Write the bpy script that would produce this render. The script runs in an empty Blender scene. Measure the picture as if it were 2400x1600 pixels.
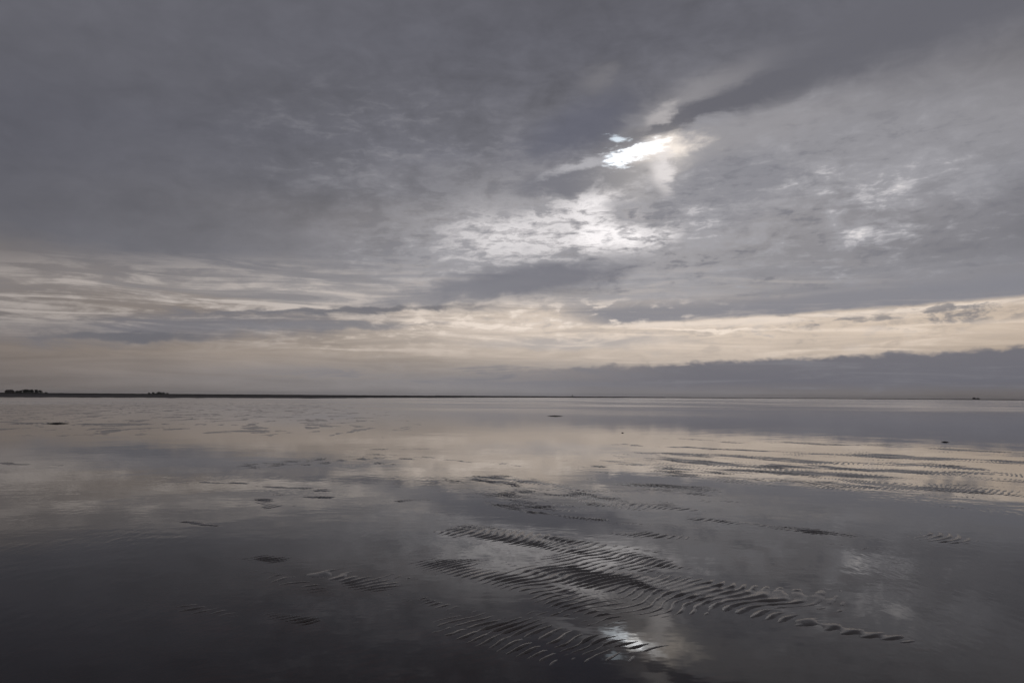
import bpy, bmesh, math, random
import numpy as np
from mathutils import Matrix, Vector

S = bpy.context.scene
R = math.radians
D = bpy.data

# ------------------------------------------------------------------ camera
EYE = 1.6
cam = D.objects.new('camera', D.cameras.new('camera'))
S.collection.objects.link(cam)
cam.data.sensor_width = 36.0
cam.data.lens = 27.0
cam.data.shift_y = 0.0535            # the picture is the upper part of a wider frame: level view, horizon below the middle
cam.data.clip_start = 0.1
cam.data.clip_end = 60000
cam.matrix_world = (Matrix.Translation((0, 0, EYE)) @ Matrix.Rotation(R(90), 4, 'X')
                    @ Matrix.Rotation(R(0.41), 4, 'Z'))
S.camera = cam

# ------------------------------------------------------------------ exposure
S.view_settings.view_transform = 'Standard'
S.view_settings.look = 'None'
S.view_settings.exposure = 0.0
S.view_settings.gamma = 1.0
S.view_settings.use_curve_mapping = False

# ------------------------------------------------------------------ sun (veiled by the cloud deck, shining through one small gap)
SUN_AZ, SUN_EL = 9.1, 17.6
sl = D.lights.new('sun', 'SUN')
sl.energy = 0.0003
sl.angle = R(1.2)
sl.color = (1.0, 0.96, 0.9)
sun = D.objects.new('sun', sl)
S.collection.objects.link(sun)
sd = Vector((math.sin(R(SUN_AZ)) * math.cos(R(SUN_EL)), math.cos(R(SUN_AZ)) * math.cos(R(SUN_EL)), math.sin(R(SUN_EL))))
sun.rotation_euler = sd.to_track_quat('Z', 'Y').to_euler()
sun.location = (0, 0, 60)

# ------------------------------------------------------------------ world: daylight sky behind an overcast cloud deck
W = D.worlds.new('World')
S.world = W
W.use_nodes = True
NT = W.node_tree
NT.nodes.clear()


class V:
    """a scalar socket with arithmetic"""
    def __init__(s, k): s.k = k
    def _m(s, op, *o): return math_node(op, s, *o)
    def __add__(s, o): return s._m('ADD', o)
    __radd__ = __add__
    def __sub__(s, o): return s._m('SUBTRACT', o)
    def __rsub__(s, o): return math_node('SUBTRACT', o, s)
    def __mul__(s, o): return s._m('MULTIPLY', o)
    __rmul__ = __mul__
    def __truediv__(s, o): return s._m('DIVIDE', o)
    def __rtruediv__(s, o): return math_node('DIVIDE', o, s)


def math_node(op, *a):
    n = NT.nodes.new('ShaderNodeMath')
    n.operation = op
    for i, x in enumerate(a):
        if isinstance(x, V): NT.links.new(x.k, n.inputs[i])
        else: n.inputs[i].default_value = x
    return V(n.outputs[0])


def sstep(x, a, b, lo=0.0, hi=1.0, kind='SMOOTHSTEP'):
    n = NT.nodes.new('ShaderNodeMapRange')
    n.interpolation_type = kind
    NT.links.new(x.k, n.inputs[0])
    for i, q in enumerate((a, b, lo, hi)): n.inputs[i + 1].default_value = q
    return V(n.outputs[0])


def comb(x, y, z=0.0):
    n = NT.nodes.new('ShaderNodeCombineXYZ')
    for i, q in enumerate((x, y, z)):
        if isinstance(q, V): NT.links.new(q.k, n.inputs[i])
        else: n.inputs[i].default_value = q
    return n.outputs[0]


def noise(vec, scale, detail=4, rough=0.5, dist=0.0, off=(0, 0, 0)):
    n = NT.nodes.new('ShaderNodeTexNoise')
    n.noise_dimensions = '2D'
    m = NT.nodes.new('ShaderNodeVectorMath'); m.operation = 'ADD'
    NT.links.new(vec, m.inputs[0]); m.inputs[1].default_value = off
    NT.links.new(m.outputs[0], n.inputs['Vector'])
    n.inputs['Scale'].default_value = scale
    n.inputs['Detail'].default_value = detail
    n.inputs['Roughness'].default_value = rough
    n.inputs['Distortion'].default_value = dist
    return V(n.outputs[0]), n.outputs[1]


def lin(c):
    c = max(c, 0) / 255.0
    return c / 12.92 if c <= 0.04045 else ((c + 0.055) / 1.055) ** 2.4


def tone(L, t):
    """grey level 0-255 and warmth -> linear colour of lit cloud"""
    w = max(t, 0); b = max(-t, 0)
    return (lin(L - .5 + 9.5 * w - 7 * b), lin(L - 1 - 5.5 * w - 2 * b), lin(L + 5 - 26 * w + 14 * b), 1.0)


def mixc(fac, A, B):
    n = NT.nodes.new('ShaderNodeMix'); n.data_type = 'RGBA'; n.clamp_factor = True
    if isinstance(fac, V): NT.links.new(fac.k, n.inputs[0])
    else: n.inputs[0].default_value = fac
    for i, q in ((6, A), (7, B)):
        if isinstance(q, tuple): n.inputs[i].default_value = q
        else: NT.links.new(q, n.inputs[i])
    return n.outputs[2]


def scalec(col, f):
    n = NT.nodes.new('ShaderNodeVectorMath'); n.operation = 'SCALE'
    NT.links.new(col, n.inputs[0])
    if isinstance(f, V): NT.links.new(f.k, n.inputs['Scale'])
    else: n.inputs['Scale'].default_value = f
    return n.outputs[0]


def addc(a, b):
    n = NT.nodes.new('ShaderNodeVectorMath'); n.operation = 'ADD'
    NT.links.new(a, n.inputs[0]); NT.links.new(b, n.inputs[1])
    return n.outputs[0]


tc = NT.nodes.new('ShaderNodeTexCoord')
sx = NT.nodes.new('ShaderNodeSeparateXYZ')
NT.links.new(tc.outputs['Generated'], sx.inputs[0])
dx, dy, dz = V(sx.outputs[0]), V(sx.outputs[1]), V(sx.outputs[2])
AZ0 = math_node('ARCTAN2', dx, dy) * (180 / math.pi)
EL0 = math_node('ARCSINE', dz) * (180 / math.pi)
up = math_node('MAXIMUM', dz, 0.0) + 0.07
P = comb(dx / up, dy / up)                       # position on the cloud deck
far = sstep(EL0, 1.0, 14.0, 0.25, 1.0)

_, wc = noise(P, 0.55, 3, 0.5, 0, (3.1, 7.7, 0))
ws = NT.nodes.new('ShaderNodeSeparateXYZ'); NT.links.new(wc, ws.inputs[0])
_, wc2 = noise(P, 2.6, 5, 0.6, 0, (13.1, 2.2, 0))
ws2 = NT.nodes.new('ShaderNodeSeparateXYZ'); NT.links.new(wc2, ws2.inputs[0])
a1, e1 = V(ws.outputs[0]) - 0.5, V(ws.outputs[1]) - 0.5
a2, e2 = V(ws2.outputs[0]) - 0.5, V(ws2.outputs[1]) - 0.5
AZw = AZ0 + a1 * 9.0 * far + a2 * 4.0 * far
ELw = EL0 + e1 * 3.2 * far + e2 * 1.7 * far

AZS = [-36, -30, -24, -18, -12, -6, 0, 6, 12, 18, 24, 30, 36]
# cloud deck: brightness by elevation (rows) and bearing (columns), then warmth at the left, centre and right
ROWS = [
 (0.0,  [112,115,121,127,132,136,137,132,127,122,117,112,106], (.45, .15, .45)),
 (1.0,  [114,118,125,130,135,138,138,136,134,130,126,120,112], (.5, .15, .4)),
 (2.0,  [118,122,131,138,145,152,156,158,156,152,148,142,136], (.55, .5, .6)),
 (3.0,  [122,128,137,148,158,170,180,188,192,190,184,176,166], (.6, .85, 1.)),
 (4.5,  [120,122,126,138,162,188,210,216,210,208,204,198,190], (.3, 1., 1.1)),
 (6.0,  [128,130,128,142,174,198,206,214,212,208,204,196,186], (.4, 1., 1.1)),
 (7.2,  [128,134,142,156,162,160,160,164,162,158,154,148,140], (.4, .3, .15)),
 (8.5,  [116,122,130,142,150,156,164,164,158,150,146,140,134], (.3, .1, 0)),
 (10.0, [102,105,112,122,140,160,172,172,160,150,141,128,120], (-.05, .15, 0)),
 (12.4, [97,99,105,113,126,150,182,186,160,150,144,132,120], (-.1, .25, 0)),
 (14.8, [95,97,101,107,120,134,144,148,146,148,152,148,136], (-.15, .1, 0)),
 (17.7, [95,97,100,103,109,118,118,122,142,148,147,144,138], (-.15, -.1, .1)),
 (20.6, [98,99,100,101,103,105,105,107,116,126,128,128,124], (-.1, -.1, .1)),
 (24.4, [103,104,103,102,101,100,99,99,102,106,108,110,109], (-.1, -.15, -.1)),
 (28.2, [104,104,103,101,99,98,97,97,99,103,105,106,106], (-.1, -.1, -.1)),
 (50.0, [110]*13, (0, 0, 0)),
]
fac_az = sstep(AZw, -50, 50, 0, 1, 'LINEAR')
col = None
prev = None
for el, Ls, (tl, tm, tr) in ROWS:
    n = NT.nodes.new('ShaderNodeValToRGB')
    n.color_ramp.interpolation = 'B_SPLINE'
    stops = [(-50, 108, 0)]
    for a, L in zip(AZS, Ls):
        t = tl + (tm - tl) * (a + 36) / 40 if a < 4 else tm + (tr - tm) * (a - 4) / 32
        stops.append((a, L, t))
    stops.append((50, 108, 0))
    E = n.color_ramp.elements
    while len(E) < len(stops): E.new(0.5)
    for e, (a, L, t) in zip(E, stops):
        e.position = (a + 50) / 100
    for e, (a, L, t) in zip(E, stops):
        e.color = tone(L, t)
    NT.links.new(fac_az.k, n.inputs[0])
    c = n.outputs[0]
    col = c if col is None else mixc(sstep(ELw, prev, el, 0, 1, 'LINEAR'), col, c)
    prev = el


# fractal fields shared by the cloud forms (each about -1..1)
F1, _ = noise(comb(AZ0 * 0.30, EL0 * 0.55), 1.0, 6, 0.58, 0.3, (21.4, 6.1, 0))     # billow edges
F2, _ = noise(comb(AZ0 * 0.52 - EL0 * 0.20, EL0 * 1.6), 1.0, 6, 0.60, 0.25, (9.4, 12.1, 0))   # small flakes
F3, _ = noise(comb(AZ0 * 0.10 + EL0 * 0.10, EL0 * 1.3), 1.0, 6, 0.62, 0.6, (2.2, 3.3, 0))  # long streaks
F4, _ = noise(comb(AZ0 * 0.06, EL0 * 0.13), 1.0, 4, 0.55, 0.5, (5.2, 2.8, 0))      # broad light and dark
F5, _ = noise(comb(AZ0 * 1.1 - EL0 * 0.5, EL0 * 3.9), 1.0, 4, 0.62, 0.35, (31.4, 2.1, 0))  # the finest flakes
f5 = (F5 - 0.5) * 3.2
f1, f2, f3, f4 = (F1 - 0.5) * 3.2, (F2 - 0.5) * 3.2, (F3 - 0.5) * 3.2, (F4 - 0.5) * 3.2
AW = AZ0 + f1 * 0.75 + f2 * 0.30                 # bearing and height, gently turbulent
EW = EL0 + f3 * 0.22 - f1 * 0.22 + f2 * 0.14


VW, V0 = comb(AW, EW), comb(AZ0, EL0)


def ell(ca, ce, ha, he, ang, soft, k1=.35, k2=.25, k3=0.0, warp=True, k5=0.0):
    """soft oval in bearing / elevation with an edge frayed by the fields; 1 inside"""
    m = NT.nodes.new('ShaderNodeMapping'); m.vector_type = 'TEXTURE'
    NT.links.new(VW if warp else V0, m.inputs[0])
    m.inputs[1].default_value = (ca, ce, 0)
    m.inputs[2].default_value = (0, 0, R(ang))
    m.inputs[3].default_value = (ha, he, 1)
    n = NT.nodes.new('ShaderNodeVectorMath'); n.operation = 'LENGTH'
    NT.links.new(m.outputs[0], n.inputs[0])
    r = V(n.outputs['Value'])
    for f_, k in ((f1, k1), (f2, k2), (f3, k3), (f5, k5)):
        if k: r = math_node('MULTIPLY_ADD', f_, k, r)
    return sstep(r, 1.0 + soft * .5, 1.0 - soft * .5, 0, 1)


def paint(mask, L, t, op):
    global col
    src = mask.k.node
    if src.type == 'MAP_RANGE' and not mask.k.is_linked:
        src.inputs[4].default_value = op
    else:
        mask = mask * op
    col = mixc(mask, col, tone(L, t))


# --- mottling of the whole deck: stronger towards the sun, streaky low down
sunny = ell(8.89, 10.89, 24, 12, 0, 1.6, 0, 0, 0, False)
low = sstep(EL0, 11.0, 4.0)
high = sstep(EL0, 6.0, 14.0)
mott = 1.0 + f4 * 0.09 + f1 * (0.08 + sunny * 0.16) * high + f2 * (0.012 + sunny * 0.12) * high + f5 * sunny * high * .04 + f3 * low * 0.14 + f1 * low * .05
col = scalec(col, mott)

# --- streaky veil of the warm band, low on the left
band = ell(-9.92, 6.66, 26, 2.3, 1.5, 1.5, .15, 0)
paint(sstep(f3 * 1.0 + f2 * .3, -0.2, 0.55) * band, 192, .6, .85)
paint(sstep(f3 * -1.0 + f1 * .3, 0.10, 0.7) * band, 124, .05, .5)
warmc = ell(-2.98, 5.28, 12, 1.5, 2, 1.5, .15, 0)
paint(sstep(f2 * .7 + f3 * .7, -0.25, 0.55) * warmc, 216, .9, .8)

# --- single cloud forms: bearing, elevation, half length, half height, tilt, softness
paint(ell(13.67, 20.90, 4.4, 1.0, 19, 1.4, .2, .1), 146, .12, .8)             # pale veil above the dark bar
paint(ell(16.65, 18.29, 9.0, 1.5, 12, 1.5, .2, .1), 152, .12, .75)            # pale veil below it
paint(ell(25.49, 16.4, 11.0, 2.8, 8, 1.6, .2, .1), 148, .06, .45)
paint(ell(15.25, 14.41, 5.0, 2.3, 10, .9), 138, -.05, .8)                     # grey mass right of the gap
paint(ell(4.6, 19.2, 4.2, 1.35, 24, 1.5, .2, .1), 102, -.45, .75)             # bluish shade left of the gap
paint(ell(29.5, 24.0, 12.0, 2.5, 10, 1.4, .15, .05), 104, -.1, .85)            # darker deck in the upper right
paint(ell(14.65, 20.18, 7.2, .66, 17, .9, .2, .08), 103, -.12, .95)          # dark bar running up to the right
paint(ell(22.91, 22.15, 7.0, 1.0, 14, 1.5, .2, .05), 104, -.1, .85)
paint(ell(11.96, 16.94, 1.8, 1.0, 20, 1.4), 172, .25, .7)

# --- bright torn holes of the altocumulus round the sun: one field, darker flakes to white tears
flk = f1 * .62 + f2 * .88 + f3 * .22 + f5 * .30


def blob(ca, ce, ha, he, ang, w):
    return ell(ca, ce, ha, he, ang, 2.0, 0, 0) * w


zone = ell(2.96, 11.77, 11.2, 3.2, 6, 1.6, .25, .1)
cc = flk * .95 - .30 + blob(5.31, 14.02, 3.2, .95, 8, 1.0) + blob(7.10, 12.66, 1.9, 1.5, -20, .7) + blob(8.58, 11.77, 3.4, .9, 3, 1.05)
cc = cc + blob(2.27, 12.17, 5.8, 1.0, 2, .62) + blob(1.98, 10.60, 4.8, .9, 6, .55) + blob(-2.17, 12.46, 4.2, 2.3, 15, .50)
cc = cc - blob(9.26, 13.05, 2.0, .8, 0, 1.1) - blob(0.79, 13.83, 3.0, .8, 0, .3) + blob(11.84, 11.87, 3.5, 1.2, 8, .35)
paint(sstep(cc, -0.75, -0.05) * zone, 158, .05, .85)
paint(sstep(cc, -0.05, 0.42) * zone, 194, .2, .85)
paint(sstep(cc, -0.45, -1.0) * zone, 134, -.05, .8)
paint(sstep(cc, 0.35, 0.85) * zone, 232, .25, .9)
paint(sstep(cc, 0.80, 1.30) * zone, 255, .28, .95)
paint(ell(4.52, 15.68, 4.6, .95, 5, .9, .3, .2), 122, -.1, .97)                        # grey mass under the gap
zoneR = ell(23.66, 12.46, 11.0, 5.4, 2, 1.7, .2, .1)
cr = flk * .85 - .42 + blob(24.01, 14.02, 2.8, 1.4, -18, .75) + blob(20.94, 14.80, 1.8, .6, 10, .5) + blob(29.11, 14.51, 3.4, .9, 12, .55)
cr = cr + blob(25.48, 10.99, 2.2, .55, 0, 1.05) + blob(14.09, 12.75, 1.4, .8, 20, .75) + blob(22.97, 8.73, 1.2, .5, -20, .6) + blob(17.80, 9.81, 3.0, .8, 6, .38) + blob(15.80, 11.29, 3.5, .9, 0, .38)
zs = ell(19.74, 11.29, 15.0, 6.5, 4, 1.3, 0, 0)
paint(sstep(cr, -0.30, 0.35) * zs, 160, .05, .8)
paint(sstep(cr, 0.25, 0.75) * zs, 196, .15, .8)
paint(sstep(cr, 0.75, 1.2) * zs, 226, .3, .85)
paint(sstep(cr, -0.55, -1.05) * zs, 122, -.08, .6)
zoneL = ell(-4.91, 15.00, 10.0, 4.2, -14, 1.8, 0, 0)
cl = flk * .9 - .15 + blob(-9.44, 15.09, 3.4, .6, -12, .4) + blob(-3.93, 15.97, 2.6, .7, 12, .35) + blob(0.00, 17.52, 2.4, .8, -20, .35)
paint(sstep(cl, -0.2, 0.7) * zoneL, 134, .02, .8)
paint(sstep(cl, 0.5, 1.2) * zoneL, 156, .1, .55)

# --- darker lenses and streaks lower down
paint(ell(1.58, 8.63, 7.4, 1.05, 6, 1.1, .3, .1), 121, -.15, .92)              # dark lens over the warm band
paint(ell(-4.96, 7.45, 6.5, .6, 9, 1.2, .3, .1), 130, -.05, .75)
paint(ell(-12.71, 6.12, 8.0, .22, 3.2, 1., .2, .3), 114, .05, .9)             # thin dark streak
paint(ell(-21.88, 4.73, 10.5, .85, 5, 1.5, .25, .15, .5), 118, -.1, .75)       # mauve bank low on the left
paint(ell(-26.89, 3.74, 5.0, .28, 2, 1., .2, .2), 106, 0, .85)
paint(ell(-13.92, 4.98, 7.0, .25, 2, 1.2, .2, .3), 128, .05, .75)
paint(ell(4.98, 3.99, 6.5, .42, 1, 1.3, .2, .1, .4), 172, .4, .8)
# the long grey wedge with a crisp lower edge
edge = AZ0 * 0.042 + 4.92 + f1 * 0.10 + f2 * .05
wz = sstep(EL0 - edge, -0.05, 0.30) * sstep(EL0 - edge, 2.6, 0.8) * sstep(AZ0 + f1 * 1.2 + (EL0 - edge) * 2.2, 4.0, 9.0)
paint(wz, 135, -.08, .95)
paint(ell(11.40, 7.40, 5.5, .28, 2, 1.6, .3, .5, .3), 166, .15, .7)
rim = sstep(EL0 - edge, -0.8, -0.10) * sstep(EL0 - edge, 0.10, -0.08) * sstep(AZ0, 5, 11)
paint(rim * sstep(f3, -.4, .4), 226, .9, .7)
# ripples and flecks in the warm band under it
cen = ell(3.48, 5.87, 9.5, 1.1, 3, 1.3, .2, 0)
paint(sstep(f2 * .8 + f3 * .5, 0.05, 0.6) * cen, 236, .9, .8)
paint(sstep(f2 * -.8 + f1 * -.3, 0.15, 0.8) * cen, 165, .3, .6)
bandR = ell(19.90, 4.58, 18, 1.5, 1.5, 1.2, .1, 0)
paint(sstep(f3 + f2 * .3, 0.0, .7) * bandR, 226, 1.05, .55)
paint(sstep(f3 * -1.0 + f2 * .3, 0.1, .8) * bandR, 178, .7, .5)
fl = sstep(f2 * .7 + f1 * .5, -0.15, 0.35) * ell(31.29, 5.87, 5.0, 1.0, 4, 1.2, .2, 0)
paint(fl, 122, .05, .85)
fl2 = sstep(f2 * .6 + f3 * .5, -0.1, 0.35) * ell(23.85, 5.42, 5.5, .25, 4, 1.2)
paint(fl2, 138, .3, .85)
paint(ell(14.42, 4.83, 4.5, .10, -1, 1.4, .2, .4), 238, 1., .8)
# low cloud bank along the right horizon
n7, _ = noise(comb(AZ0 * 0.6, EL0 * 1.4), 1.0, 6, 0.58, 0.2, (1.4, 8.1, 0))
top = AZ0 * 0.037 + 2.10 + (n7 - 0.5) * 1.0 + f4 * .12
bk = sstep(EL0 - top + f5 * .04, 0.10, -0.32) * sstep(AZ0 + f3 * 3.0, -9.0, 15.0)
bk = bk * sstep(EL0 + f3 * .25, 0.0, 1.25, 0.15, 1.0)
paint(bk, 109, -.2, .92)
paint(sstep(f3 + f1 * .3, -.1, .7) * bk, 129, 0, .6)
# faint dark bars low over the middle of the horizon
bars = sstep(f3 + f1 * .4, -0.1, 0.5) * ell(-2.99, 1.70, 14, .7, .5, 1.2, .2, 0)
paint(bars, 122, -.02, .7)

# --- light round and through the gap
col = addc(col, scalec(comb(0.13, 0.118, 0.10), ell(9.61, 16.65, 3.4, 1.7, 20, 1.8, .3, .2)))
col = addc(col, scalec(comb(0.50, 0.43, 0.35), ell(11.17, 17.71, 2.0, .6, 10, 1.7, .3, .3)))
paint(ell(11.00, 16.07, .7, 1.2, 20, 1.5, .6, .6), 226, .35, .9)
paint(ell(4.90, 16.79, 2.5, .28, 16, 1.4, .4, .6), 180, .05, .85)
paint(ell(10.75, 19.74, 1.2, .45, 32, 1.5, .4, .5), 176, .25, .85)
paint(ell(6.24, 22.34, 1.2, .8, 10, 1.6, .4, .4), 122, .05, .7)
gtop = sstep(EL0 - AZ0 * .30 + f2 * .10 + f5 * .06, 15.50, 15.10)                        # the dark bar cuts the gap off along its upper edge
gap = ell(9.25, 17.60, 1.30, .42, 15, 2.0, .3, .6, 0, False, .6) * gtop
col = addc(col, scalec(comb(1.05, 1.10, 1.15), gap))
col = addc(col, scalec(comb(2.2, 2.3, 2.4), ell(9.0, 17.58, .80, .25, 15, 2.0, .25, .6, 0, False, .9)))
col = addc(col, scalec(comb(1.0, 1.1, 1.18), ell(7.75, 17.08, .7, .42, 6, 1.8, .3, .9, 0, False, .9)))
col = addc(col, scalec(comb(0.5, 0.58, 0.64), ell(7.73, 18.44, .55, .15, -8, 2.0, .4, .9, 0, False, 1.3)))

sky = NT.nodes.new('ShaderNodeTexSky')
sky.sky_type = 'NISHITA'
sky.sun_disc = False
sky.sun_elevation = R(SUN_EL)
sky.sun_rotation = R(SUN_AZ)
b1 = NT.nodes.new('ShaderNodeBackground'); b1.inputs[1].default_value = 0.05
NT.links.new(sky.outputs[0], b1.inputs[0])
b2 = NT.nodes.new('ShaderNodeBackground'); b2.inputs[1].default_value = 1.0
NT.links.new(col, b2.inputs[0])
mx = NT.nodes.new('ShaderNodeMixShader'); mx.inputs[0].default_value = 0.996   # cloud cover
NT.links.new(b1.outputs[0], mx.inputs[1]); NT.links.new(b2.outputs[0], mx.inputs[2])
wo = NT.nodes.new('ShaderNodeOutputWorld')
NT.links.new(mx.outputs[0], wo.inputs[0])


# ------------------------------------------------------------------ helpers
def tag(o, label=None, cat=None, group=None, kind=None):
    if label: o['label'] = label
    if cat: o['category'] = cat
    if group: o['group'] = group
    if kind: o['kind'] = kind
    return o


def link(o, parent=None):
    S.collection.objects.link(o)
    if parent: o.parent = parent
    return o


def mesh_obj(name, verts, faces, mat, parent=None, smooth=True):
    me = D.meshes.new(name)
    me.from_pydata(verts, [], faces)
    me.materials.append(mat)
    if smooth: me.polygons.foreach_set('use_smooth', [True] * len(me.polygons))
    me.update()
    return link(D.objects.new(name, me), parent)


def grid_mesh(name, X, Y, Z, mat):
    r, c = X.shape
    me = D.meshes.new(name)
    me.vertices.add(r * c)
    me.vertices.foreach_set('co', np.stack([X, Y, Z], -1).astype(np.float32).ravel())
    idx = np.arange(r * c, dtype=np.int32).reshape(r, c)
    q = np.stack([idx[:-1, :-1], idx[:-1, 1:], idx[1:, 1:], idx[1:, :-1]], -1).reshape(-1, 4)
    n = len(q)
    me.loops.add(n * 4); me.loops.foreach_set('vertex_index', q.ravel())
    me.polygons.add(n)
    me.polygons.foreach_set('loop_start', np.arange(0, n * 4, 4, dtype=np.int32))
    me.polygons.foreach_set('use_smooth', np.ones(n, dtype=bool))
    me.update(calc_edges=True)
    me.materials.append(mat)
    return link(D.objects.new(name, me))


def mat_new(name):
    m = D.materials.new(name); m.use_nodes = True
    return m, m.node_tree, m.node_tree.nodes['Principled BSDF']


def matte(name, c1, c2, scale, rough=0.9, spec=0.2):
    m, nt, b = mat_new(name)
    g = nt.nodes.new('ShaderNodeNewGeometry')
    n = nt.nodes.new('ShaderNodeTexNoise'); n.inputs['Scale'].default_value = scale; n.inputs['Detail'].default_value = 5
    nt.links.new(g.outputs['Position'], n.inputs['Vector'])
    r = nt.nodes.new('ShaderNodeValToRGB')
    r.color_ramp.elements[0].position = .3; r.color_ramp.elements[1].position = .7
    r.color_ramp.elements[0].color = (*c1, 1); r.color_ramp.elements[1].color = (*c2, 1)
    nt.links.new(n.outputs[0], r.inputs[0]); nt.links.new(r.outputs[0], b.inputs['Base Color'])
    b.inputs['Roughness'].default_value = rough
    b.inputs['Specular IOR Level'].default_value = spec
    return m


# numpy gradient noise
_rng = np.random.default_rng(7)
_perm = np.concatenate([_rng.permutation(256)] * 2)
_ang = _rng.uniform(0, 2 * np.pi, 256)


def gnoise(x, y):
    xi = np.floor(x).astype(int); yi = np.floor(y).astype(int)
    xf = x - xi; yf = y - yi
    u = xf * xf * xf * (xf * (xf * 6 - 15) + 10); v = yf * yf * yf * (yf * (yf * 6 - 15) + 10)
    def g(i, j):
        h = _ang[_perm[(_perm[(xi + i) & 255] + yi + j) & 255]]
        return np.cos(h) * (xf - i) + np.sin(h) * (yf - j)
    a = g(0, 0) * (1 - u) + g(1, 0) * u
    b = g(0, 1) * (1 - u) + g(1, 1) * u
    return (a * (1 - v) + b * v) * 1.5


def fbm(x, y, o=4, gain=.5):
    s = 0; a = 1; f = 1
    for i in range(o):
        s = s + a * gnoise(x * f + 17.3 * i, y * f - 9.1 * i); a *= gain; f *= 2.03
    return s


# ------------------------------------------------------------------ tidal flat: rippled wet sand just under / over a film of water
def capsule(X, Y, pts, w):
    """closeness 1..0 to a polyline, w = half width in metres"""
    best = np.full(X.shape, 1e9)
    for (x0, y0), (x1, y1) in zip(pts[:-1], pts[1:]):
        ex, ey = x1 - x0, y1 - y0
        t = np.clip(((X - x0) * ex + (Y - y0) * ey) / (ex * ex + ey * ey + 1e-9), 0, 1)
        best = np.minimum(best, np.hypot(X - x0 - t * ex, Y - y0 - t * ey))
    return np.exp(-(best / w) ** 2)


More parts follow.
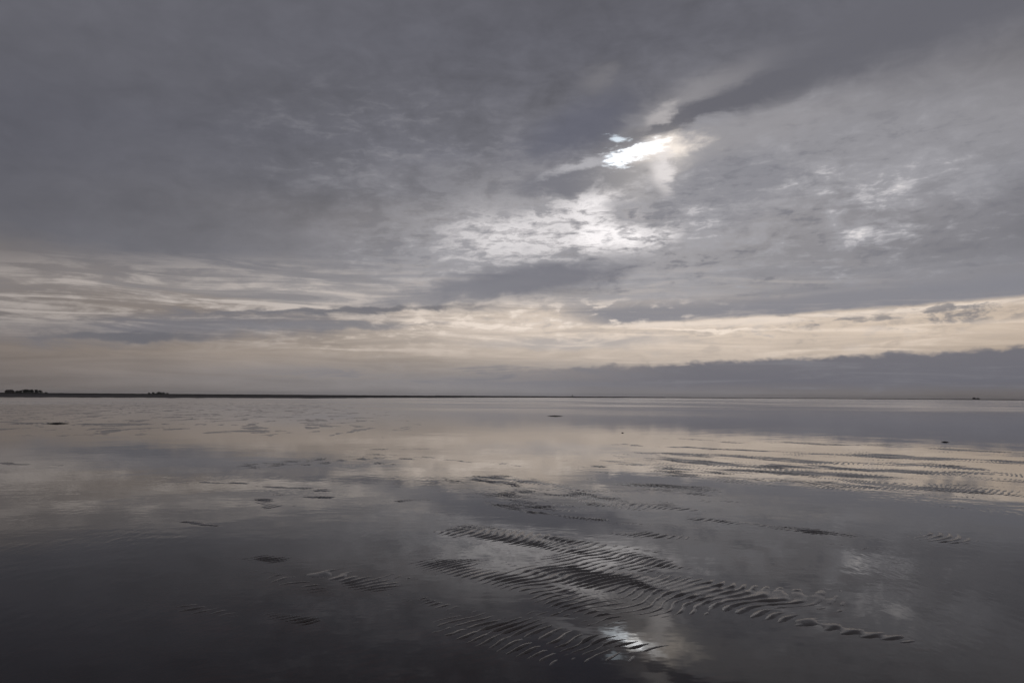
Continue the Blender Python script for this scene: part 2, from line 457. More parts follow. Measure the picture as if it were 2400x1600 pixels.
# ridges where the ripples come out of the water: path (m), half width (m), height (m) over the general bed, ripple strength
RIDGES = [
 ([(-0.45, 9.19), (0.25, 8.55), (0.89, 7.95), (1.37, 7.45)], .42, .020, 1.0),
 ([(0.10, 8.15), (0.59, 7.45)], .35, .012, .9),
 ([(0.45, 6.95), (0.94, 6.65), (1.44, 6.40), (1.89, 6.21), (2.44, 6.16)], .34, .020, 1.1),
 ([(2.29, 6.06), (2.89, 5.96)], .25, .011, 1.1),
 ([(-0.65, 7.20), (-0.25, 6.80), (0.15, 6.31), (0.42, 6.01)], .34, .019, .9),
 ([(0.20, 6.01), (0.66, 5.81), (1.04, 5.71)], .36, .015, 1.1),
 ([(0.75, 5.46), (1.19, 5.76)], .28, .013, 1.1),
 ([(1.44, 6.06), (1.79, 5.81), (2.04, 5.58)], .20, .019, 1.0),
 ([(2.04, 5.58), (2.29, 5.38), (2.59, 5.18)], .11, .0245, .66),
 ([(-0.95, 6.31), (-0.60, 5.71), (-0.00, 5.22), (0.50, 4.81), (0.80, 4.56)], .22, .0085, 1.0),
 ([(-0.60, 6.06), (0.10, 5.56)], .22, .0085, 1.0),
 ([(0.62, 5.01), (0.90, 4.91), (1.19, 4.91)], .13, .015, 1.3),
 ([(-1.70, 6.90), (-1.37, 6.71), (-1.05, 6.47)], .20, .0195, .8),
 ([(-1.05, 6.47), (-0.75, 5.81)], .42, .0105, .9),
 ([(-2.62, 7.50), (-2.25, 7.43)], .13, .014, .8),
 ([(-2.40, 5.80), (-1.95, 5.48)], .14, .0125, .8),
 ([(-1.80, 5.64), (-1.45, 5.48)], .10, .0125, .8),
 ([(2.49, 10.09), (3.04, 9.69), (3.54, 9.24)], .28, .018, .9),
 ([(3.54, 9.24), (4.19, 8.92), (5.18, 8.79)], .22, .0115, .9),
 ([(-0.61, 14.82), (0.34, 12.13), (1.19, 10.93)], .9, .0155, .8),
 ([(0.89, 13.42), (1.69, 11.23)], .7, .0135, .8),
 ([(0.39, 10.49), (1.14, 10.09)], .16, .015, .8),
 ([(-1.60, 11.63), (-1.25, 11.73)], .18, .014, .8), ([(-1.30, 10.34), (-1.10, 10.24)], .12, .013, .8),
 ([(1.29, 9.04), (1.94, 8.69)], .22, .012, .8),
 ([(2.44, 13.77), (3.39, 13.47)], .5, .0125, .8),
 ([(3.04, 11.88), (3.69, 11.63)], .18, .015, .8),
 ([(3.08, 20.00), (4.18, 18.75), (4.93, 17.71), (5.88, 16.31), (6.88, 15.42)], .75, .0145, .9),
 ([(6.88, 15.42), (7.48, 14.12), (8.18, 12.93)], .7, .012, .9),
 ([(4.38, 19.10), (6.28, 17.21), (7.38, 15.71)], .6, .0135, .9),
 ([(6.88, 18.30), (8.38, 17.01), (10.17, 16.11)], .9, .014, .9),
 ([(9.57, 22.19), (11.47, 20.70), (13.07, 19.40)], .8, .016, .9),
 ([(6.38, 29.77), (8.17, 27.97)], .7, .017, .8), ([(9.07, 27.77), (13.46, 26.58), (14.96, 23.39)], .7, .016, .9),
 ([(3.78, 25.78), (7.18, 23.39)], .35, .015, .8),
 ([(6.68, 13.42), (7.48, 12.83)], .4, .013, .9),
 ([(3.29, 8.56), (3.74, 8.15)], .22, .0095, .8),
 ([(5.0, 15.6), (6.6, 14.2), (8.0, 13.4)], 1.0, .0135, .9),
 ([(2.6, 17.6), (4.2, 16.2), (5.6, 14.8)], .8, .0125, .9),
 ([(4.6, 21.5), (7.5, 19.6), (10.5, 18.3)], .9, .0140, .9),
 ([(-.9, 13.2), (.2, 11.6), (.9, 10.9)], .5, .0135, .85),
 ([(-25.6, 40.0), (-23.8, 39.7), (-21.6, 39.9)], .55, .024, .3),
 ([(-2.2, 6.9), (-1.7, 6.4), (-1.2, 5.9)], .30, .0098, .85),
 ([(-.6, 5.7), (.1, 5.1), (.6, 4.6)], .35, .0098, 1.0),
 # smoother mud on the left
 ([(-5.35, 17.31), (-4.90, 18.40), (-4.20, 19.40), (-3.20, 19.40)], .85, .0175, .62),
 ([(-3.20, 19.40), (-2.21, 20.00)], .3, .0175, .5),
 ([(-4.00, 20.99), (-2.31, 19.70), (-0.61, 18.40), (0.59, 17.41)], .22, .0175, .6),
 ([(-3.80, 18.80), (-2.60, 17.81)], .18, .0175, .6),
 ([(-3.81, 22.79), (-2.76, 22.99)], .6, .0175, .6),
 ([(-5.60, 14.12), (-5.20, 13.94), (-4.75, 13.72)], .14, .028, .2), ([(-5.30, 14.02), (-4.20, 13.72)], .10, .020, .2),
 ([(-4.45, 13.32), (-3.60, 13.08)], .16, .022, .4),
 ([(-4.10, 12.68), (-3.65, 12.33)], .16, .020, .6),
 ([(-3.85, 11.53), (-3.40, 11.03)], .15, .019, .6), ([(-3.50, 11.43), (-3.00, 11.03)], .10, .018, .5),
 ([(-3.30, 12.08), (-2.85, 11.98)], .13, .023, .6), ([(-3.25, 12.98), (-3.10, 12.93)], .15, .024, .3),
 ([(-4.10, 9.46), (-3.90, 9.41), (-3.70, 9.32)], .07, .026, .2),
 ([(-11.59, 17.46), (-10.89, 17.21)], .25, .027, .2), ([(-10.29, 17.11), (-10.09, 16.91)], .2, .022, .2),
]


def bed(X, Y):
    wx = fbm(X * .8, Y * .8, 2) * .22 + fbm(X * 2.6 + 5, Y * 2.6, 3) * .07
    wy = fbm(X * .8 + 40, Y * .8, 2) * .22 + fbm(X * 2.6, Y * 2.6 + 9, 3) * .07
    far0 = np.clip(Y / 9, .7, 2.2)
    Xw, Yw = X + wx * .55 * far0, Y + wy * .8 * far0
    B = np.zeros(X.shape); A = np.zeros(X.shape); G = np.zeros(X.shape)
    for pts, w, h, a in RIDGES:
        rippled = a > .65
        c = capsule(Xw, Yw, pts, w * (1.30 if rippled else 1.2))
        B = np.maximum(B, h * c * (1.06 if rippled else 1.0))
        A = np.maximum(A, a * np.clip(c * 1.6, 0, 1))
        if rippled: G = np.maximum(G, capsule(Xw, Yw, pts, w * 2.6 + .1))
    A = np.maximum(A, G * .9)
    # ripples: crests run away to the right, about 11 cm apart, bending and forking
    ph = (X - Y * .92) / math.hypot(1, .92)
    al = (X * .92 + Y) / math.hypot(1, .92)
    # beds of faint ripples spread between the ridges and thin out to the left
    fld = np.clip((X + 2.6 - .15 * (Y - 6)) / 2.0, 0, 1) * np.clip((34 - Y) / 10, 0, 1)
    patch = fbm(ph * .38 + 3, al * 1.05 + 7, 4, .55)
    B += G * .0022 + fld * np.clip(patch + .05 + .12 * np.clip((Y - 11) / 5, 0, 1), -.6, .9) * (.0085 + .005 * np.clip((Y - 9) / 6, 0, 1))
    B *= 1 - .13 * np.clip((9.3 - Y) / 1.2, 0, 1) * np.clip((X + .9) / .8, 0, 1)
    B *= 1 - .10 * np.exp(-(((X - .55) / .9) ** 2 + ((Y - 6.4) / .55) ** 2))
    A = np.maximum(A, fld * .75)
    mud = np.clip((-.3 - X - .09 * Y) / 1.5, 0, 1) * np.clip((Y - 9) / 4, 0, 1)
    B += mud * fbm(X * 2.1 + 3, Y * .9 + 1, 4, .6) * .0075
    bedl = B - .0185
    sw = np.exp(-(((X - .75) / .55) ** 2 + ((Y - 5.6) / .55) ** 2))           # crests swing round here
    bend = fbm(X * .55 + 11, Y * .55, 3) * .22 + sw * .30 * np.cos(al * 1.6 - 6.0) + gnoise(al * 1.1, ph * .5 + 3) * .085 + gnoise(al * 3.1 + 8, ph * 1.7) * .026 + gnoise(al * 7 + 2, ph * 5) * .009
    p = (ph + bend) / .094
    fr = p - np.floor(p)
    rip = np.where(fr < .64, .5 - .5 * np.cos(np.pi * fr / .64), .5 + .5 * np.cos(np.pi * (fr - .64) / .36))
    rip = rip ** 1.2
    seg = fbm(al * 2.6 + gnoise(ph * 2, al * 2) * .5, ph * .75, 3)         # crests broken into short lenses
    cid = np.floor(p)
    jit = np.sin(cid * 12.9898) * 43758.5453; jit = jit - np.floor(jit)     # every crest a little higher or lower
    amp = np.clip(.64 + .85 * seg + (jit - .5) * .34 + gnoise(al * 6, ph * 6) * .12, .10, 1.4)
    Z = bedl + (rip - .42) * .0135 * amp * (.12 + A) + seg * .0042
    Z += fbm(X * 7, Y * 7, 3) * .0010 + gnoise(X * 31, Y * 31) * .00035
    # scattered low mud streaks further out, mostly on the left
    far = np.clip((Y - 22) / 12, 0, 1)
    left = np.clip((4.0 + Y * .06 - X) / (Y * .35 + 1), 0, 1)
    m = fbm(X * .75 + gnoise(Y * .2, X * .15) * 1.2, Y * .20 + X * .02, 4, .62)
    Z += np.clip(m - .16, -.25, .35) * .075 * far * left
    Z += -.010 * far * (1 - left)
    return Z


rows = [2.6]
while rows[-1] < 170:
    y = rows[-1]
    rows.append(y + max(.013, min(.0030 * y, .10) if y < 34 else .0075 * y))
rows = np.array(rows)
U = np.linspace(-.80, .80, 1150)
YY, UU = np.meshgrid(rows, U, indexing='ij')
XX = UU * (YY + 1.2)
ZZ = bed(XX, YY)
# the patch dips under the outer bed at its rim
rim = np.clip((170 - YY) / 25, 0, 1) * np.clip((.80 - np.abs(UU)) / .03, 0, 1) * np.clip((YY - 2.6) / .3, 0, 1)
ZZ = ZZ * rim - .04 * (1 - rim)

m_sand, nt, b = mat_new('wet_sand')
g = nt.nodes.new('ShaderNodeNewGeometry')
nz = nt.nodes.new('ShaderNodeTexNoise'); nz.inputs['Scale'].default_value = 3.0; nz.inputs['Detail'].default_value = 8
nt.links.new(g.outputs['Position'], nz.inputs['Vector'])
rp = nt.nodes.new('ShaderNodeValToRGB')
rp.color_ramp.elements[0].position = .3; rp.color_ramp.elements[1].position = .72
rp.color_ramp.elements[0].color = (.052, .043, .038, 1); rp.color_ramp.elements[1].color = (.105, .09, .08, 1)
nt.links.new(nz.outputs[0], rp.inputs[0]); nt.links.new(rp.outputs[0], b.inputs['Base Color'])
gr = nt.nodes.new('ShaderNodeTexNoise'); gr.inputs['Scale'].default_value = 160; gr.inputs['Detail'].default_value = 3
nt.links.new(g.outputs['Position'], gr.inputs['Vector'])
bp = nt.nodes.new('ShaderNodeBump'); bp.inputs['Strength'].default_value = .2; bp.inputs['Distance'].default_value = .002
nt.links.new(gr.outputs[0], bp.inputs['Height']); nt.links.new(bp.outputs[0], b.inputs['Normal'])
b.inputs['Roughness'].default_value = .22
b.inputs['Specular IOR Level'].default_value = .45
sand = tag(grid_mesh('sand_flat', XX, YY, ZZ, m_sand), kind='structure')

# outer sea bed, to the horizon
OUT = 12000
m_bed = matte('sea_bed_mud', (.045, .037, .032), (.07, .06, .052), .2)
ring = []
for rad, z in ((.5, -.05), (40, -.05), (300, -.08), (OUT, -.3)):
    ring.append([(rad * math.cos(a), rad * math.sin(a), z) for a in np.linspace(0, 2 * math.pi, 96, endpoint=False)])
vs = [v for r_ in ring for v in r_]
fs = [(i * 96 + k, i * 96 + (k + 1) % 96, (i + 1) * 96 + (k + 1) % 96, (i + 1) * 96 + k) for i in range(3) for k in range(96)]
fs.append(tuple(range(95, -1, -1)))
tag(mesh_obj('ground', vs, fs, m_bed), kind='structure')

# film of water
m_w = D.materials.new('shallow_water'); m_w.use_nodes = True
nt = m_w.node_tree; nt.nodes.clear()
g = nt.nodes.new('ShaderNodeNewGeometry')
mp = nt.nodes.new('ShaderNodeMapping'); mp.inputs['Scale'].default_value = (.8, 1.0, 1)
nt.links.new(g.outputs['Position'], mp.inputs['Vector'])
w1 = nt.nodes.new('ShaderNodeTexNoise'); w1.inputs['Scale'].default_value = 5.0; w1.inputs['Detail'].default_value = 2
w2 = nt.nodes.new('ShaderNodeTexNoise'); w2.inputs['Scale'].default_value = .8; w2.inputs['Detail'].default_value = 2
w3 = nt.nodes.new('ShaderNodeTexNoise'); w3.inputs['Scale'].default_value = .02; w3.inputs['Detail'].default_value = 5
for w_ in (w1, w2, w3): nt.links.new(mp.outputs[0], w_.inputs['Vector'])
ad = nt.nodes.new('ShaderNodeMath'); ad.operation = 'MULTIPLY_ADD'; ad.inputs[1].default_value = 4.0
nt.links.new(w2.outputs[0], ad.inputs[0]); nt.links.new(w1.outputs[0], ad.inputs[2])
mp2 = nt.nodes.new('ShaderNodeMapping'); mp2.inputs['Rotation'].default_value = (0, 0, R(47)); mp2.inputs['Scale'].default_value = (1.0, .30, 1)
nt.links.new(g.outputs['Position'], mp2.inputs['Vector'])
w4 = nt.nodes.new('ShaderNodeTexNoise'); w4.inputs['Scale'].default_value = 11.0; w4.inputs['Detail'].default_value = 2
nt.links.new(mp2.outputs[0], w4.inputs['Vector'])
w5 = nt.nodes.new('ShaderNodeTexNoise'); w5.inputs['Scale'].default_value = .45; w5.inputs['Detail'].default_value = 4
nt.links.new(mp.outputs[0], w5.inputs['Vector'])
pm = nt.nodes.new('ShaderNodeMapRange'); pm.interpolation_type = 'SMOOTHSTEP'
pm.inputs[1].default_value = .46; pm.inputs[2].default_value = .64; pm.inputs[3].default_value = 0; pm.inputs[4].default_value = 2.4
nt.links.new(w5.outputs[0], pm.inputs[0])
ruf = nt.nodes.new('ShaderNodeMath'); ruf.operation = 'MULTIPLY_ADD'
nt.links.new(w4.outputs[0], ruf.inputs[0]); nt.links.new(pm.outputs[0], ruf.inputs[1]); nt.links.new(ad.outputs[0], ruf.inputs[2])
bp = nt.nodes.new('ShaderNodeBump'); bp.inputs['Strength'].default_value = 1.0; bp.inputs['Distance'].default_value = .0006
nt.links.new(ruf.outputs[0], bp.inputs['Height'])
fr = nt.nodes.new('ShaderNodeFresnel'); fr.inputs['IOR'].default_value = 1.28
nt.links.new(bp.outputs[0], fr.inputs['Normal'])
gl = nt.nodes.new('ShaderNodeBsdfGlossy'); gl.distribution = 'MULTI_GGX'; nt.links.new(bp.outputs[0], gl.inputs['Normal'])
mr = nt.nodes.new('ShaderNodeMapRange'); mr.inputs[1].default_value = .4; mr.inputs[2].default_value = .65
mr.inputs[3].default_value = .05; mr.inputs[4].default_value = .16
nt.links.new(w3.outputs[0], mr.inputs[0])
# the open flat further out lies in the breeze; the near pools are sheltered and still
sp = nt.nodes.new('ShaderNodeSeparateXYZ'); nt.links.new(g.outputs['Position'], sp.inputs[0])
br = nt.nodes.new('ShaderNodeMapRange'); br.interpolation_type = 'SMOOTHSTEP'
br.inputs[1].default_value = 24; br.inputs[2].default_value = 110
nt.links.new(sp.outputs[1], br.inputs[0])
rm = nt.nodes.new('ShaderNodeMix'); rm.data_type = 'FLOAT'; rm.inputs[2].default_value = .015
nt.links.new(br.outputs[0], rm.inputs[0]); nt.links.new(mr.outputs[0], rm.inputs[3])
nt.links.new(rm.outputs[0], gl.inputs['Roughness'])
gl.inputs['Color'].default_value = (1, 1, 1, 1)
tr = nt.nodes.new('ShaderNodeBsdfTransparent'); tr.inputs[0].default_value = (.50, .26, .18, 1)
ms = nt.nodes.new('ShaderNodeMixShader')
nt.links.new(fr.outputs[0], ms.inputs[0]); nt.links.new(tr.outputs[0], ms.inputs[1]); nt.links.new(gl.outputs[0], ms.inputs[2])
ou = nt.nodes.new('ShaderNodeOutputMaterial'); nt.links.new(ms.outputs[0], ou.inputs[0])
vs = [(OUT * math.cos(a), OUT * math.sin(a), 0) for a in np.linspace(0, 2 * math.pi, 128, endpoint=False)]
tag(mesh_obj('water', vs, [tuple(range(128))], m_w, smooth=False), kind='structure')

# ------------------------------------------------------------------ far shore
m_mud = matte('dark_mud', (.045, .038, .036), (.075, .064, .06), .05, .75, .25)
m_marsh = matte('salt_marsh', (.022, .021, .018), (.04, .037, .03), .05, 1., .05)


def strip(name, pts, mat, seed, step=6):
    """low land: list of (bearing tangent, near distance, far distance, height)"""
    us = np.array([p[0] for p in pts]); nr = np.array([p[1] for p in pts]); fr_ = np.array([p[2] for p in pts]); hh = np.array([p[3] for p in pts])
    n = 700
    u = np.linspace(us[0], us[-1], n)
    near = np.interp(u, us, nr); far_ = np.interp(u, us, fr_); h = np.interp(u, us, hh)
    j = fbm(u * 40 + seed, u * 0 + seed, 5, .6)
    near = near * (1 + .06 * j)
    T = np.array([0, .04, .12, .3, .6, 1.0]); K = np.array([-.05, .35, .7, .95, 1., .8])
    Yg = near[None, :] + (far_ - near)[None, :] * T[:, None]
    hz = h[None, :] * (1 + .22 * fbm(u[None, :] * 90 + seed * 3 + T[:, None] * 5, T[:, None] * 3 + seed, 4, .6))
    Zg = hz * K[:, None]
    Zg[0] = -.05
    return tag(grid_mesh(name, u[None, :] * Yg, Yg, Zg, mat), kind='structure')


strip('mud_bank', [(-.86, 250, 900, .30), (-.66, 262, 900, .32), (-.45, 300, 1000, .34), (-.26, 350, 1200, .36), (-.1, 560, 1500, .4), (.08, 1300, 2600, .45), (.3, 2600, 3600, .3)], m_mud, 3.3)
strip('salt_marsh', [(-.86, 820, 3000, 1.6), (-.66, 820, 3000, 1.75), (-.62, 830, 3000, 1.6), (-.45, 900, 3000, 1.5), (-.26, 1100, 3200, 1.6), (-.1, 1400, 3400, 1.7), (.08, 2500, 4000, 1.6), (.2, 3500, 4200, 1.0)], m_marsh, 8.1)
strip('far_shore', [(-.1, 5200, 6000, 3.0), (.05, 5200, 6000, 4.0), (.3, 5200, 6000, 3.6), (.55, 5000, 6000, 4.2), (.60, 4700, 6000, 5.0), (.85, 4600, 6000, 5.4)], m_marsh, 5.7)

# ------------------------------------------------------------------ things on the horizon
m_leaf = matte('foliage', (.030, .034, .022), (.055, .058, .035), .8, 1., .05)
m_bark = matte('bark', (.035, .03, .025), (.05, .043, .036), 3, 1., .05)
m_brick = matte('house_wall', (.10, .075, .06), (.14, .11, .09), 2, .9, .1)
m_roof = matte('roof_thatch', (.045, .04, .034), (.065, .056, .048), 2, .95, .1)
m_glass = matte('window_glass', (.02, .022, .025), (.03, .032, .036), 2, .2, .5)
m_grass = matte('turf', (.03, .033, .02), (.05, .052, .032), .1, 1., .05)
m_tower = matte('tower_wall', (.12, .115, .11), (.17, .16, .155), .5, .9, .1)
m_wrack = matte('seaweed', (.012, .010, .008), (.03, .024, .018), 9, .6, .3)


def empty(name, loc, label, cat, group=None, rz=0.0):
    o = D.objects.new(name, None); o.empty_display_size = 1
    o.location = loc; o.rotation_euler = (0, 0, rz)
    S.collection.objects.link(o)
    return tag(o, label, cat, group)


def tree(x, y, h, w, label, seed, flat=.85, stem=.22, lean=0.0):
    """tapered trunk with limbs and a crown of many small leaf sprays"""
    rnd = random.Random(seed)
    t = empty('tree', (x, y, on_mound(x, y)), label, 'tree', 'trees on the far shore')
    vs, fs = [], []

    def limb(p, q, r0, r1):
        d = (Vector(q) - Vector(p)).normalized()
        a = d.orthogonal().normalized(); b_ = d.cross(a)
        k = len(vs)
        for c_, r in ((p, r0), (q, r1)):
            for j in range(6):
                an = j * math.pi / 3
                vs.append(tuple(Vector(c_) + a * math.cos(an) * r + b_ * math.sin(an) * r))
        for j in range(6): fs.append((k + j, k + (j + 1) % 6, k + 6 + (j + 1) % 6, k + 6 + j))
    top = (lean, 0, h * .62)
    limb((0, 0, -.4), (lean * .4, 0, h * .3), h * .035, h * .026)
    limb((lean * .4, 0, h * .3), top, h * .026, h * .012)
    tips = []
    for j in range(7):
        a = rnd.uniform(0, 6.28); k = rnd.uniform(.25, .55)
        q = (lean + math.cos(a) * w * .36, math.sin(a) * w * .36, h * rnd.uniform(.5, .85))
        limb((lean * k, 0, h * k), q, h * .013, h * .005); tips.append(q)
    mesh_obj('trunk', vs, fs, m_bark, t)
    vs, fs = [], []
    c0 = h * (stem + 1) / 2; ch = h * (1 - stem) / 2
    lobes = [(lean + rnd.uniform(-.3, .3) * w, rnd.uniform(-.3, .3) * w, c0 + rnd.uniform(-.95, .5) * ch * flat, rnd.uniform(.18, .30) * w) for _ in range(14)]
    for n in range(1700):
        lx, ly, lz, lr = lobes[n % len(lobes)]
        v = Vector((rnd.gauss(0, 1), rnd.gauss(0, 1), rnd.gauss(0, 1))).normalized() * lr * rnd.uniform(.45, 1.05) ** .6
        c_ = Vector((lx, ly, lz)) + Vector((v.x, v.y, v.z * .72))
        c_.z = min(max(c_.z, h * stem * rnd.uniform(.5, 1)), h * rnd.uniform(.95, 1.0))
        s_ = h * rnd.uniform(.035, .075)
        a = Vector((rnd.gauss(0, 1), rnd.gauss(0, 1), rnd.gauss(0, 1))).normalized(); b_ = a.orthogonal().normalized()
        k = len(vs)
        vs += [tuple(c_ + a * s_), tuple(c_ + b_ * s_ * .7), tuple(c_ - a * s_), tuple(c_ - b_ * s_ * .7)]
        fs.append((k, k + 1, k + 2, k + 3))
    mesh_obj('crown', vs, fs, m_leaf, t, smooth=False)
    return t


def house(name, x, y, z, L, Wd, eave, ridge, label, cat, nwin=4, hip=.28, rz=0.0):
    t = empty(name, (x, y, z), label, cat, None, rz)
    a, b_ = L / 2, Wd / 2
    mesh_obj('wall', [(sx_ * a, sy_ * b_, zz) for zz in (-.5, eave) for sx_, sy_ in ((-1, -1), (1, -1), (1, 1), (-1, 1))],
             [(0, 1, 5, 4), (1, 2, 6, 5), (2, 3, 7, 6), (3, 0, 4, 7)], m_brick, t, False)
    o = .45; rx = a * (1 - hip)
    r = mesh_obj('roof', [(-a - o, -b_ - o, eave - .15), (a + o, -b_ - o, eave - .15), (a + o, b_ + o, eave - .15), (-a - o, b_ + o, eave - .15), (-rx, 0, ridge), (rx, 0, ridge)],
                 [(0, 1, 5, 4), (1, 2, 5), (2, 3, 4, 5), (3, 0, 4), (3, 2, 1, 0)], m_roof, t, False)
    cx = rx * .4
    mesh_obj('chimney', [(cx + p * .35, q * .35, zz) for zz in (ridge - .8, ridge + .7) for p, q in ((-1, -1), (1, -1), (1, 1), (-1, 1))],
             [(0, 1, 5, 4), (1, 2, 6, 5), (2, 3, 7, 6), (3, 0, 4, 7), (4, 5, 6, 7)], m_brick, r, False)
    for k in range(nwin):
        wx = -a + L * (k + .7) / (nwin + .4)
        nm = 'door' if k == nwin // 2 else 'window'
        z0, z1 = (0, 2.0) if nm == 'door' else (.9, 2.0)
        mesh_obj(nm, [(wx - .5, -b_ - .03, z0), (wx + .5, -b_ - .03, z0), (wx + .5, -b_ - .03, z1), (wx - .5, -b_ - .03, z1),
                      (wx - .5, -b_ + .05, z0), (wx + .5, -b_ + .05, z0), (wx + .5, -b_ + .05, z1), (wx - .5, -b_ + .05, z1)],
                 [(0, 1, 2, 3), (1, 5, 6, 2), (0, 3, 7, 4), (3, 2, 6, 7), (0, 4, 5, 1)], m_glass, t, False)
    return t


MOUNDS = []


def on_mound(x, y):
    """height of the turf under a thing"""
    z = .2
    for mx_, my_, rx, ry, h in MOUNDS:
        q = min(1.0, math.hypot((x - mx_) / rx, (y - my_) / ry))
        z = max(z, h * (1 - q * q * (3 - 2 * q)) - .3)
    return z


def mound(name, x, y, rx, ry, h):
    """a dwelling mound: flattened turf dome"""
    MOUNDS.append((x, y, rx, ry, h))
    vs, fs = [], []
    N, K = 40, 7
    for k in range(K):
        q = k / (K - 1)
        zz = h * (1 - q * q * (3 - 2 * q)) if k < K - 1 else -.6
        for j in range(N):
            a = 2 * math.pi * j / N
            w_ = 1 + .07 * math.sin(3 * a + 1) + .04 * math.sin(5 * a)
            vs.append((x + rx * q * w_ * math.cos(a), y + ry * q * w_ * math.sin(a), zz + .06 * h * math.sin(4 * a + k)))
    for k in range(K - 1):
        for j in range(N): fs.append((k * N + j, k * N + (j + 1) % N, (k + 1) * N + (j + 1) % N, (k + 1) * N + j))
    return tag(mesh_obj(name, vs, fs, m_grass), kind='structure')


# large mound at the left edge (about 1.5 km off)
mound('mound', -944, 1500, 72, 60, 2.6)
house('farmhouse', -974.7, 1490, on_mound(-974.7, 1490), 13.5, 9, 3.3, 6.2, 'dark low farmhouse with hipped roof at the left end of the larger tree-covered mound', 'house', 5, .10)
for x, h, w, lab, sd in (
        (-965.0, 4.3, 7.0, 'low bushy tree just right of the farmhouse on the larger mound', 3),
        (-959.3, 5.2, 7.0, 'rounded tree second from the farmhouse, where the crowns begin to rise', 4),
        (-953.0, 6.6, 8.5, 'broad tree at the left end of the tallest crowns on the larger mound', 5),
        (-945.5, 7.0, 9.0, 'tallest broad dark tree in the middle of the larger mound', 6),
        (-938.0, 6.8, 9.0, 'dense tree right of the tallest one on the larger mound', 7),
        (-930.5, 6.7, 7.0, 'tree at the right end of the joined high crowns on the larger mound', 8)):
    tree(x, 1496 + (sd % 3) * 3, h, w, lab, sd, stem=.03)
tree(-920.5, 1497, 5.7, 7.0, 'round-topped tree standing apart at the right end of the larger mound', 9, stem=.22, lean=1.0)
tree(-909.5, 1499, 2.6, 5.0, 'small bush low on the right slope of the larger mound', 10, stem=.03)

# smaller mound further right (about 2.2 km off)
mound('mound', -1014, 2200, 52, 40, 2.6)
for x, h, w, lab, sd in (
        (-1038.0, 3.7, 10.0, 'leftmost tree of the smaller distant mound, low and flat-topped', 21),
        (-1028.5, 4.1, 9.5, 'second tree from the left on the smaller distant mound', 22),
        (-1015.5, 5.0, 11.5, 'highest domed tree in the middle of the smaller distant mound', 23),
        (-1006.0, 3.9, 9.0, 'tree right of the highest one on the smaller distant mound', 24),
        (-997.5, 4.6, 10.5, 'domed second tree from the right end of the smaller distant mound', 25),
        (-989.0, 3.6, 8.0, 'rightmost low tree of the smaller distant mound', 26)):
    tree(x, 2198 + (sd % 3) * 3, h, w, lab, sd, stem=.03)


def lathe(name, prof, mat, parent, n=20):
    vs, fs = [], []
    for r, z in prof:
        for j in range(n):
            a = 2 * math.pi * j / n
            vs.append((r * math.cos(a), r * math.sin(a), z))
    for k in range(len(prof) - 1):
        for j in range(n): fs.append((k * n + j, k * n + (j + 1) % n, (k + 1) * n + (j + 1) % n, (k + 1) * n + j))
    fs.append(tuple(range((len(prof) - 1) * n, len(prof) * n)))
    return mesh_obj(name, vs, fs, mat, parent)


# tower far out on the middle of the horizon (about 5.3 km)
t = empty('tower', (417, 5300, 2.0), 'tiny grey tower standing alone on the far horizon near the middle', 'tower')
t.scale = (.8, .8, .72)
lathe('shaft', [(4.6, 0), (4.2, 5), (3.6, 11), (3.3, 14)], m_tower, t)
lathe('gallery', [(3.3, 13.9), (4.3, 14.2), (4.3, 14.7), (3.0, 14.8)], m_tower, t)
lathe('lantern', [(2.4, 14.7), (2.4, 16.9)], m_glass, t)
lathe('cap', [(2.8, 16.8), (2.2, 17.9), (.3, 19.2), (.1, 20.5)], m_roof, t)

# houses on the thin shore at the right
house('shore_house', 2888, 4800, 3.2, 15, 10, 6.5, 11.5, 'taller left one of two tiny dark houses on the thin right-hand shore', 'house', 4, .2)
house('shore_house', 2912, 4800, 3.2, 17, 10, 4.6, 9.0, 'lower, wider right one of two tiny dark houses on the thin right-hand shore', 'house', 5, .25)


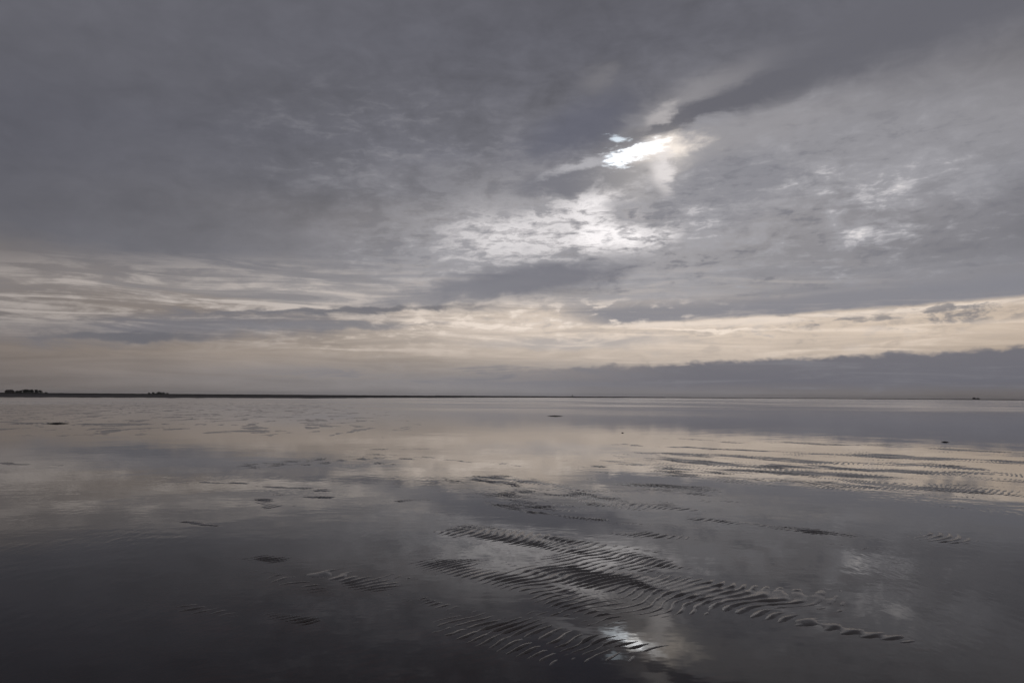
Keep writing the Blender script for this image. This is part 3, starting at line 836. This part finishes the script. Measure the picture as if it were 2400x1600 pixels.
# ------------------------------------------------------------------ small dark clumps lying on the flat
def clump(x, y, L, Wd, h, label, seed, rz=0.0):
    """wet heap of wrack: low irregular mound with loose ribbons round it"""
    rnd = random.Random(seed)
    t = empty('seaweed_clump', (x, y, 0), label, 'seaweed', 'dark clumps lying on the wet flat', rz)
    vs, fs = [], []
    N, K = 36, 9
    for k in range(K):
        q = k / (K - 1)
        for j in range(N):
            a = 2 * math.pi * j / N
            w_ = 1 + .28 * math.sin(2 * a + seed) + .16 * math.sin(5 * a + seed * 2) + .10 * math.sin(9 * a)
            zz = h * (1 - q) ** .8 * (1 + .35 * math.sin(4 * a + 3 * q + seed)) - .015 * (q > .95) - .02 * q
            vs.append((L / 2 * q * w_ * math.cos(a), Wd / 2 * q * w_ * math.sin(a), zz))
    for k in range(K - 1):
        for j in range(N): fs.append((k * N + j, k * N + (j + 1) % N, (k + 1) * N + (j + 1) % N, (k + 1) * N + j))
    mesh_obj('heap', vs, fs, m_wrack, t)
    vs, fs = [], []
    for n in range(26):
        a = rnd.uniform(0, 6.28); r = rnd.uniform(.5, 1.25)
        px, py = 0.0, 0.0
        an = a; ln = r * math.hypot(L * math.cos(a), Wd * math.sin(a)); wd = rnd.uniform(.008, .02)
        k = len(vs)
        for i in range(6):
            f = i / 5 - .5
            cx, cy = px + ln * f * math.cos(an), py + ln * f * math.sin(an) + .05 * math.sin(i * 1.4 + n)
            zz = .006 + h * 1.05 * max(0, 1 - abs(f) * 2) + .004 * math.sin(i * 2 + n)
            vs += [(cx, cy - wd, zz), (cx, cy + wd, zz + .006)]
        for i in range(5): fs.append((k + 2 * i, k + 2 * i + 1, k + 2 * i + 3, k + 2 * i + 2))
    mesh_obj('frond', vs, fs, m_wrack, t)
    return t


clump(-23.8, 40.2, 1.0, .7, .045, 'small blackish clump lying on the wet flat below the larger mound, at the left', 1)
clump(3.55, 63.0, 1.1, 1.3, .05, 'flat dark clump alone on the water left of the middle distance tower line', 2)
clump(16.2, 28.7, .22, .2, .02, 'tiny dark clump in the pale reflection at the right, below the shore houses', 3)
clump(4.95, 34.3, .12, .1, .015, 'speck-like dark clump right of centre at the upper edge of the pale reflection', 4)

# ------------------------------------------------------------------ thin sea haze, even and pale
bpy.ops.mesh.primitive_cube_add(size=2, location=(0, 0, 17.5))
hz = bpy.context.object
hz.name = 'haze'; hz.data.name = 'haze'
hz.scale = (12600, 12600, 19.5)
m_h = D.materials.new('sea_haze'); m_h.use_nodes = True
nt = m_h.node_tree; nt.nodes.clear()
pv = nt.nodes.new('ShaderNodeVolumePrincipled')
pv.inputs['Color'].default_value = (.92, .93, .95, 1)
pv.inputs['Density'].default_value = 4e-5
pv.inputs['Anisotropy'].default_value = .2
ou = nt.nodes.new('ShaderNodeOutputMaterial'); nt.links.new(pv.outputs[0], ou.inputs['Volume'])
hz.data.materials.append(m_h)
tag(hz, kind='stuff')
